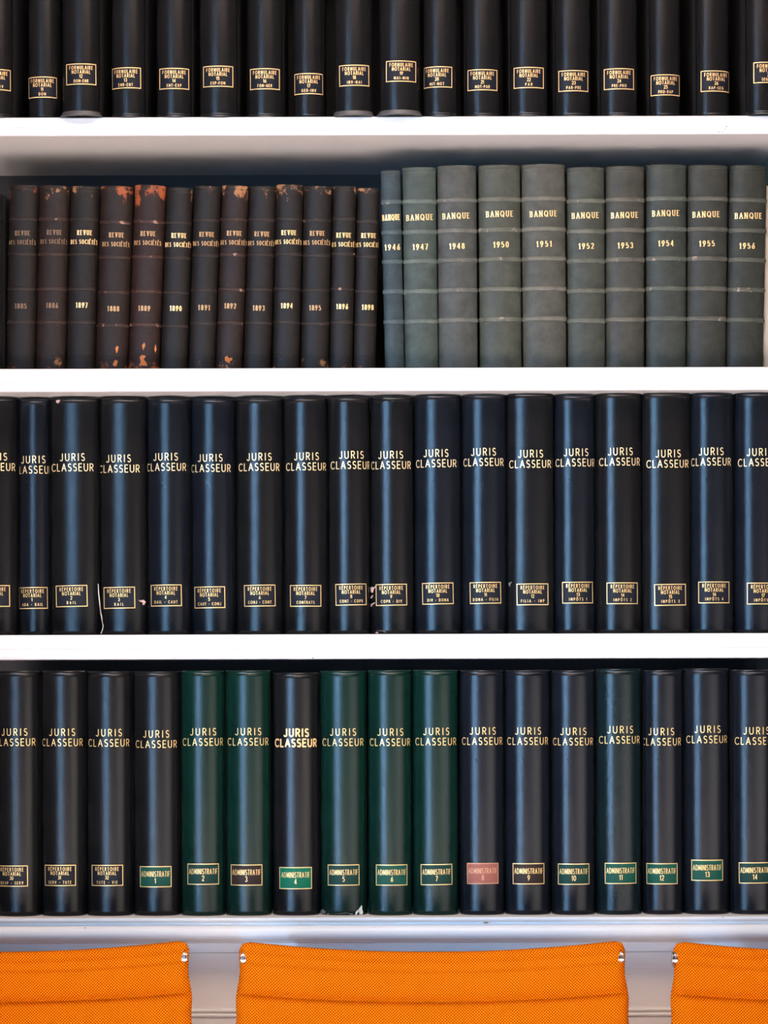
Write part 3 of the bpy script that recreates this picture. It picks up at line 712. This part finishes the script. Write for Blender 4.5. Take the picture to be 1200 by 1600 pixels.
# ------------------------------------------------------------------ chairs
def make_chair(cxp, hwp, topy, Yc, yaw, label, boss_out=0.0):
    f = (D+Yc)/D; k = S*f
    X, Zt = px(cxp, topy, Yc)
    hw = hwp*k
    root = empty('conference_chair', (X, Yc, 0), label, 'chair', 'orange chairs along the bookcase')
    root.rotation_euler = (0, 0, yaw)
    # side profile (y,z) from the rolled top down the back and along the seat
    ctrl = [(0.000, Zt), (-0.008, Zt-0.09), (-0.020, Zt-0.18), (-0.036, Zt-0.27), (-0.062, Zt-0.345), (-0.105, Zt-0.40), (-0.17, Zt-0.425), (-0.27, Zt-0.425), (-0.37, Zt-0.415), (-0.45, Zt-0.41), (-0.49, Zt-0.425)]
    ctrl = [(y, z) for y, z in ctrl]
    def cr(P, t):
        n = len(P)-1; i = min(int(t*n), n-1); u = t*n-i
        g = lambda j: P[max(0, min(n, j))]
        p0, p1, p2, p3 = g(i-1), g(i), g(i+1), g(i+2)
        return tuple(0.5*((2*b)+(-a+c)*u+(2*a-5*b+4*c-d)*u*u+(-a+3*b-3*c+d)*u**3) for a, b, c, d in zip(p0, p1, p2, p3))
    pts = [cr(ctrl, i/600) for i in range(601)]
    L = [0]
    for a, b in zip(pts, pts[1:]): L.append(L[-1]+math.hypot(b[0]-a[0], b[1]-a[1]))
    def prof(s):
        lo, hi = 0, 600
        while hi-lo > 1:
            m = (lo+hi)//2
            if L[m] <= s: lo = m
            else: hi = m
        u = (s-L[lo])/((L[hi]-L[lo]) or 1); u = max(0, min(1, u))
        y = pts[lo][0]+(pts[hi][0]-pts[lo][0])*u; z = pts[lo][1]+(pts[hi][1]-pts[lo][1])*u
        ty, tz = pts[hi][0]-pts[lo][0], pts[hi][1]-pts[lo][1]; l = math.hypot(ty, tz)
        return y, z, (tz/l, -ty/l)     # normal towards the sitter (-y at the back, up on the seat)
    pitch = 0.0565; first = 0.0065
    def seamdip(s):
        d = min(abs(s-first-0.0)*1.0, 1)
        ds = abs(((s-first-0.0515+pitch/2) % pitch)-pitch/2)
        a = 0.0075*math.exp(-(ds/0.0030)**2) if s > 0.03 else 0
        a += 0.0035*math.exp(-(abs(s-first)/0.0020)**2)
        puff = 0.0042*math.sin(math.pi*min(1, ds/(pitch/2))/2) if s > 0.02 else 0
        return puff - a
    def sheet(name, s0, s1, ds, top_roll):
        nu = 48; rows = []; svals = []
        s = s0
        while s < s1-1e-6: svals.append(s); s += ds
        svals.append(s1)
        v, fcs, uvs = [], [], []
        def width(s):
            w_ = hw*(1 + 0.035*min(1, s/0.12)) + 0.0012*math.cos(2*math.pi*(s-first)/pitch)
            if s < 0.008: w_ -= 0.0025*(1-s/0.008)**2
            return w_
        sag = 0.0137*(1 if top_roll else 1)
        def pt(u, s, side):
            y, z, (ny, nz) = prof(s)
            dip = seamdip(s)
            sg = sag*(1-abs(u)**2.0)*max(0.0, 1-s/0.35)
            th = 0.006
            # dished across its width: the middle lies a little further back
            dish = 0.010*(1-u*u)
            o_ = (dip+th) if side > 0 else -0.004
            w_ = width(s)
            edge = max(0, (abs(u)-0.965)/0.035)
            o_ = o_*(1-0.75*edge*edge)
            return (u*w_, y+ny*o_-ny*dish, z+nz*o_-sg*1.0-nz*dish)
        front = []
        if top_roll:     # half-round roll over the top bar, from the back to the front
            for j in range(7):
                ang = math.pi*(1 - j/7.0)
                front.append(('r', ang))
        rowsdef = front + [('f', s) for s in svals]
        for kd, val in rowsdef:
            for iu in range(nu+1):
                u = -1+2*iu/nu
                if kd == 'r':
                    a = pt(u, 0.0, 1); b = pt(u, 0.0, -1)
                    cy_, cz_ = (a[1]+b[1])/2, (a[2]+b[2])/2; r_ = abs(a[1]-b[1])/2
                    v.append((a[0], cy_-r_*math.cos(math.pi-val)*-1*-1 if False else cy_ - r_*math.cos(val)*1.0, cz_+r_*0.9*math.sin(val)))
                    uvs.append((u*hw, 0.01*(val/math.pi)))
                else:
                    v.append(pt(u, val, 1)); uvs.append((u*width(val), -val))
        nF = len(rowsdef)
        for sv in reversed(svals):
            for iu in range(nu+1):
                u = -1+2*iu/nu; v.append(pt(u, sv, -1)); uvs.append((u*hw, -sv))
        R = nF+len(svals); m = nu+1
        for r_ in range(R):
            r2 = (r_+1) % R
            for iu in range(nu): fcs.append((r_*m+iu, r_*m+iu+1, r2*m+iu+1, r2*m+iu))
        # close the sides with strips between front and back rows
        nS = len(svals)
        for e in (0, nu):
            for q in range(nS-1):
                a = (nF-nS+q)*m+e; b = (nF-nS+q+1)*m+e; c = (R-1-(q+1))*m+e; d = (R-1-q)*m+e
                fcs.append((a, b, c, d))
        me = bpy.data.meshes.new(name); me.from_pydata(v, [], fcs); me.update()
        uvl = me.uv_layers.new(name='UVMap')
        for lp in me.loops: uvl.data[lp.index].uv = uvs[lp.vertex_index]
        me.materials.append(M['weave'])
        o = bpy.data.objects.new(name, me); COL.objects.link(o); o.parent = root
        fix(o)
        for p in o.data.polygons: p.use_smooth = True
        return o
    split = 0.44
    sheet('backrest', 0.0, split, 0.0022, True)
    sheet('seat', split+0.001, L[-1], 0.004, False)
    # polished side ribs with a round boss at the top
    for sg in (-1, 1):
        v, fcs = [], []
        n = 60
        for q in range(n+1):
            s = 0.020 + (L[-1]-0.03)*q/n
            y, z, (ny, nz) = prof(s)
            x1 = sg*(hw*0.985); x0_ = sg*(hw*0.985-0.008)
            for xx, oo in ((x0_, -0.006), (x1, -0.006), (x1, -0.022), (x0_, -0.022)): v.append((xx, y+ny*oo, z+nz*oo))
        for q in range(n):
            for e in range(4): fcs.append((q*4+e, q*4+(e+1) % 4, (q+1)*4+(e+1) % 4, (q+1)*4+e))
        fcs += [(0, 1, 2, 3), tuple(n*4+e for e in (3, 2, 1, 0))]
        rib = fix(mesh_obj('side_rib', v, fcs, M['chrome'], root))
        bm = bmesh.new()
        bmesh.ops.create_cone(bm, cap_ends=True, segments=40, radius1=0.0105, radius2=0.0105, depth=0.006)
        bmesh.ops.bevel(bm, geom=[e for e in bm.edges if e.calc_face_angle(0) > 1], offset=0.0018, segments=3, affect='EDGES')
        me = bpy.data.meshes.new('end_boss'); bm.to_mesh(me); bm.free(); me.materials.append(M['chrome'])
        for p in me.polygons: p.use_smooth = True
        me.set_sharp_from_angle(angle=math.radians(40))
        o = bpy.data.objects.new('end_boss', me); COL.objects.link(o); o.parent = rib
        o.rotation_euler = (0, math.pi/2, 0); o.location = (sg*(hw-0.0034+boss_out), 0.002, Zt-0.0175)
    def tube(name, p, q, r0, r1, mat, parent, seg=20):
        p, q = Vector(p), Vector(q); d = q-p
        bm = bmesh.new(); bmesh.ops.create_cone(bm, cap_ends=True, segments=seg, radius1=r0, radius2=r1, depth=d.length)
        bmesh.ops.transform(bm, verts=bm.verts, matrix=Matrix.Translation((p+q)/2) @ d.to_track_quat('Z', 'Y').to_matrix().to_4x4())
        me = bpy.data.meshes.new(name); bm.to_mesh(me); bm.free(); me.materials.append(mat)
        for pp in me.polygons: pp.use_smooth = len(pp.vertices) == 4
        o = bpy.data.objects.new(name, me); COL.objects.link(o); o.parent = parent; return o
    zs = Zt-0.43; yb = -0.27
    tube('cross_bar', (-hw*.95, -0.016, Zt-0.30), (hw*.95, -0.016, Zt-0.30), 0.008, 0.008, M['chrome'], root)
    tube('cross_bar', (-hw*.96, yb, zs-0.014), (hw*.96, yb, zs-0.014), 0.011, 0.011, M['chrome'], root)
    tube('pedestal', (0, yb, 0.085), (0, yb, zs-0.01), 0.026, 0.020, M['chrome'], root)
    for a_ in range(4):
        an = math.radians(45+90*a_); e = (0.27*math.cos(an), yb+0.27*math.sin(an))
        lg = tube('base_leg', (0.01*math.cos(an), yb+0.01*math.sin(an), 0.095), (e[0], e[1], 0.062), 0.022, 0.012, M['chrome'], root)
        tube('caster', (e[0]-0.012, e[1], 0.026), (e[0]+0.012, e[1], 0.026), 0.026, 0.026, M['rubber'], lg)
    return root
YC = -0.60+0.42
make_chair(-6, 299, 1475.5, YC, 0.0, 'orange woven chair at left, cut off by the left edge of the photo')
make_chair(675, 299, 1475.5, YC, 0.0, 'orange woven conference chair standing complete in the middle before the bookcase')
make_chair(1353, 299, 1475.5, YC, 0.0, 'orange woven chair at right, cut off by the right edge of the photo', 0.0035)
